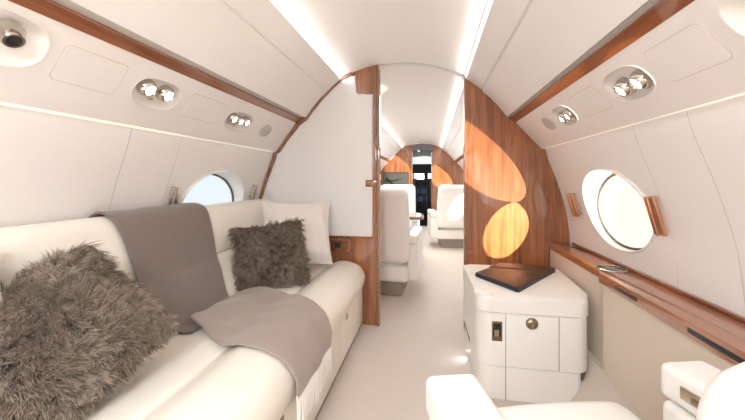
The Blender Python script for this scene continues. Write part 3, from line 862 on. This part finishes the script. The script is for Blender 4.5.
# ------------------------------------------------------------------ club chairs
def club_chair(name, lb, loc, rot, sw=.50, aw=.105, depth=.62, arm_h=.60, back_h=1.0, seat_h=.45, arm_len=.58, recline=.16, mat=None, group=None, latch=False, base_mat=None, back_w=None, back_dy=0):
    bw = back_w or sw + .07
    mat = mat or M['white']
    c = empty(name, loc, (0, 0, rot)); tag(c, lb, 'seat', group)     # faces local +y, origin on the floor at the seat centre
    fy = depth / 2
    def sc(co): co = co.copy(); return co
    def crown(co):
        co = co.copy()
        if co.z > 0: co.z += .014 * (1 - (co.x / (sw / 2)) ** 2) * (1 - (co.y / (depth / 2 + .06)) ** 2)
        return co
    bm = bmesh.new(); add_box(bm, (0, .09, seat_h - .075), (sw - .01, depth + .0, .15), .045, 5)
    bmesh.ops.subdivide_edges(bm, edges=[e for e in bm.edges if e.calc_length() > .15], cuts=6, use_grid_fill=True)
    for v in bm.verts:
        if v.co.z > seat_h - .04: v.co.z += .012 * max(0, 1 - (v.co.x / (sw / 2)) ** 2)
    sc_ = from_bm('seat_cushion', bm, mat, c)
    # crosswise seam of the cushion
    # arms
    for s in (-1, 1):
        x = s * (sw / 2 + aw / 2)
        ar = box('armrest', (x, fy - arm_len / 2 - .01, arm_h - .04), (aw, arm_len, .08), mat, c, r=.018, seg=5)
        box('arm_side', (x, fy - arm_len / 2 - .01, (arm_h - .085 + .17) / 2), (aw - .004, arm_len - .006, arm_h - .085 - .17), mat, c, r=.018, seg=4)
        if latch and s > 0:
            lp = box('recline_control', (x - aw / 2 - .001, fy - .105, arm_h - .040), (.005, .080, .028), M['brass'], ar, r=.002)
            box('control_paddle', (x - aw / 2 - .005, fy - .11, arm_h - .042), (.007, .038, .012), M['bronze'], lp, r=.002)
    # back
    bh = back_h - (seat_h - .12)
    def lean(co):
        co = co.copy()
        t = max(0, (co.z + bh / 2) / bh)
        co.x *= 1.0 - .10 * max(0, t - .45) ** 1.5
        co.y -= recline * t ** 1.1 + .03 * (1 - (2 * co.x / bw) ** 2)
        return co
    bm = bmesh.new(); add_box(bm, (0, 0, 0), (bw, .15, bh), .065, 6)
    bmesh.ops.subdivide_edges(bm, edges=[e for e in bm.edges if e.calc_length() > .15], cuts=7, use_grid_fill=True)
    for v in bm.verts: v.co = lean(v.co) + Vector((0, -fy + .02 + back_dy, (back_h + seat_h - .12) / 2))
    from_bm('backrest', bm, mat, c)
    box('seat_shell', (0, .0, .225), (sw + .02, depth - .02, .15), mat, c, r=.03)
    box('base', (0, 0, .075), (sw * .8, depth * .7, .15), base_mat or M['carpet2'], c, r=.02)
    return c
club_chair('club_chair', 'white leather armchair in the foreground corner, its seat and arms cut by the frame', (.603, .530, 0), math.radians(15.5), sw=.44, aw=.115, depth=.62, arm_h=.65, arm_len=.42, back_h=.930, seat_h=.505, latch=True, recline=.06, back_w=.425, back_dy=.16)
club_chair('club_chair', 'white leather seat seen from behind just past the white divider', (-.235, 3.26, 0), math.radians(-3), sw=.50, aw=.10, back_h=1.0, arm_h=.58, recline=.09)
club_chair('club_chair', 'white leather seat facing aft beyond the table with the wood edge', (-.30, 4.72, 0), math.radians(180), sw=.50, aw=.10, back_h=1.0, arm_h=.58)
club_chair('club_chair', 'white leather seat across the aisle, sunlit on its back', (.56, 5.55, 0), math.radians(6), sw=.52, aw=.12, back_h=1.0, arm_h=.57)
tb = empty('side_table', (-.5, 3.95, 0)); tag(tb, 'fold-out table with cherry wood rim between the facing forward seats', 'table')
tp = rounded_poly([(-.56, -.22), (.63, -.22), (.63, .22), (-.56, .22)], [.01, .07, .07, .01])
prism('rim', tp, lambda p: (p[0], p[1], .625), lambda p: (p[0], p[1], .655), M['wood_y'], tb, bev=.005)
prism('inlay', rounded_poly([(-.54, -.20), (.60, -.20), (.60, .20), (-.54, .20)], [.01, .05, .05, .01]), lambda p: (p[0], p[1], .654), lambda p: (p[0], p[1], .658), M['wood_y'], tb)
box('support_arm', (-.45, 0, .54), (.10, .10, .17), M['brass'], tb, r=.01)

# ------------------------------------------------------------------ light
w = bpy.data.worlds.new('World'); scn.world = w; w.use_nodes = True
nt = w.node_tree; bg = nt.nodes['Background']
tc = nt.nodes.new('ShaderNodeTexCoord'); sx = nt.nodes.new('ShaderNodeSeparateXYZ'); cr = nt.nodes.new('ShaderNodeValToRGB')
mr = nt.nodes.new('ShaderNodeMapRange'); mr.inputs['From Min'].default_value = -1; mr.inputs['From Max'].default_value = 1
nt.links.new(tc.outputs['Generated'], sx.inputs[0]); nt.links.new(sx.outputs['X'], mr.inputs['Value']); nt.links.new(mr.outputs[0], cr.inputs[0])
cr.color_ramp.elements[0].position = .1; cr.color_ramp.elements[0].color = (.54, .62, .68, 1)
cr.color_ramp.elements[1].position = .8; cr.color_ramp.elements[1].color = (.74, .71, .62, 1)
nt.links.new(cr.outputs[0], bg.inputs['Color']); bg.inputs['Strength'].default_value = 1.15

def sun(name, d, e, col, ang=.6):
    l = bpy.data.lights.new(name, 'SUN'); l.energy = e; l.color = col; l.angle = math.radians(ang)
    o = bpy.data.objects.new(name, l); COL.objects.link(o)
    o.rotation_euler = Vector(d).to_track_quat('-Z', 'Y').to_euler(); o.location = (6, -6, 4)
sun('sun', (-.66, 1, -.325), 17, (1, .80, .56))
def glint(name, p, aim, e, cone, soft=.01):
    # sunlight thrown up through a window by the bright wing below it
    l = bpy.data.lights.new(name, 'SPOT'); l.energy = e; l.color = (1, .88, .68); l.shadow_soft_size = soft
    l.spot_size = math.radians(cone); l.spot_blend = .05
    o = bpy.data.objects.new(name, l); COL.objects.link(o); o.location = p
    o.rotation_euler = (Vector(aim) - Vector(p)).to_track_quat('-Z', 'Y').to_euler()
glint('wing_glint', (2.16, .615, .37), (1.14, 1.805, .93), 640, 32)
glint('wing_glint', (2.44, 2.32, .27), (1.14, 1.805, .925), 32, 24, .14)
glint('wing_glint', (2.4, 5.2, .55), (1.14, 6.90, .93), 1200, 26)
glint('wing_glint', (2.6, 3.4, .60), (1.14, 5.48, .93), 2200, 22)
def area(name, loc, rot, sx_, sy_, e, col=(.91, .97, 1)):
    l = bpy.data.lights.new(name, 'AREA'); l.shape = 'RECTANGLE'; l.size = sx_; l.size_y = sy_; l.energy = e; l.color = col
    o = bpy.data.objects.new(name, l); COL.objects.link(o); o.location = loc; o.rotation_euler = rot
    return o
# unseen fill light added aft of the camera to brighten the cabin
area('aft_fill_light', (0, -1.25, 1.84), (0, 0, 0), .5, 1.5, 62)
for sx in (-1, 1):   # led strips washing the ceiling vault
    for yc, ln, e in ((.4, 4.0, 1.9), (5.1, 5.2, 1.5)):
        a = area('ceiling_strip_lamp', (sx * .425, yc, 1.800), (0, 0, 0), .02, ln, e, (1, .98, .95))
        a.rotation_euler = Vector((-sx * .75, 0, 1)).to_track_quat('-Z', 'Y').to_euler()
        a.data.size, a.data.size_y = (ln, .02)
area('forward_fill_light', (0, 5.2, 1.84), (0, 0, 0), .4, 4.5, 30)  # added fill for the forward cabin, no fixture there
l = bpy.data.lights.new('courtesy_lamp', 'SPOT'); l.energy = .22; l.spot_size = math.radians(100); l.color = (.8, .88, 1); l.shadow_soft_size = .01
o = bpy.data.objects.new('courtesy_lamp', l); COL.objects.link(o); o.location = (.420, 2.035, .065); o.rotation_euler = Vector((-.6, .1, -.8)).to_track_quat('-Z', 'Y').to_euler()

# ------------------------------------------------------------------ camera
cam = bpy.data.cameras.new('camera'); co = bpy.data.objects.new('camera', cam); COL.objects.link(co)
F_PX = 331
cam.sensor_fit = 'HORIZONTAL'; cam.sensor_width = 36; cam.lens = F_PX / 745 * 36
co.location = (.215, 0, 1.07); co.rotation_euler = (PI / 2, 0, math.atan(58.5 / F_PX))
cam.shift_x = 0; cam.shift_y = -30 / 745
cam.clip_start = .02
scn.camera = co
scn.view_settings.view_transform = 'Standard'; scn.view_settings.look = 'None'; scn.view_settings.gamma = 1
scn.view_settings.use_curve_mapping = False
scn.view_settings.exposure = 0.40
scn.cycles.use_denoising = True
scn.cycles.max_bounces = 10; scn.cycles.diffuse_bounces = 6; scn.cycles.transparent_max_bounces = 12
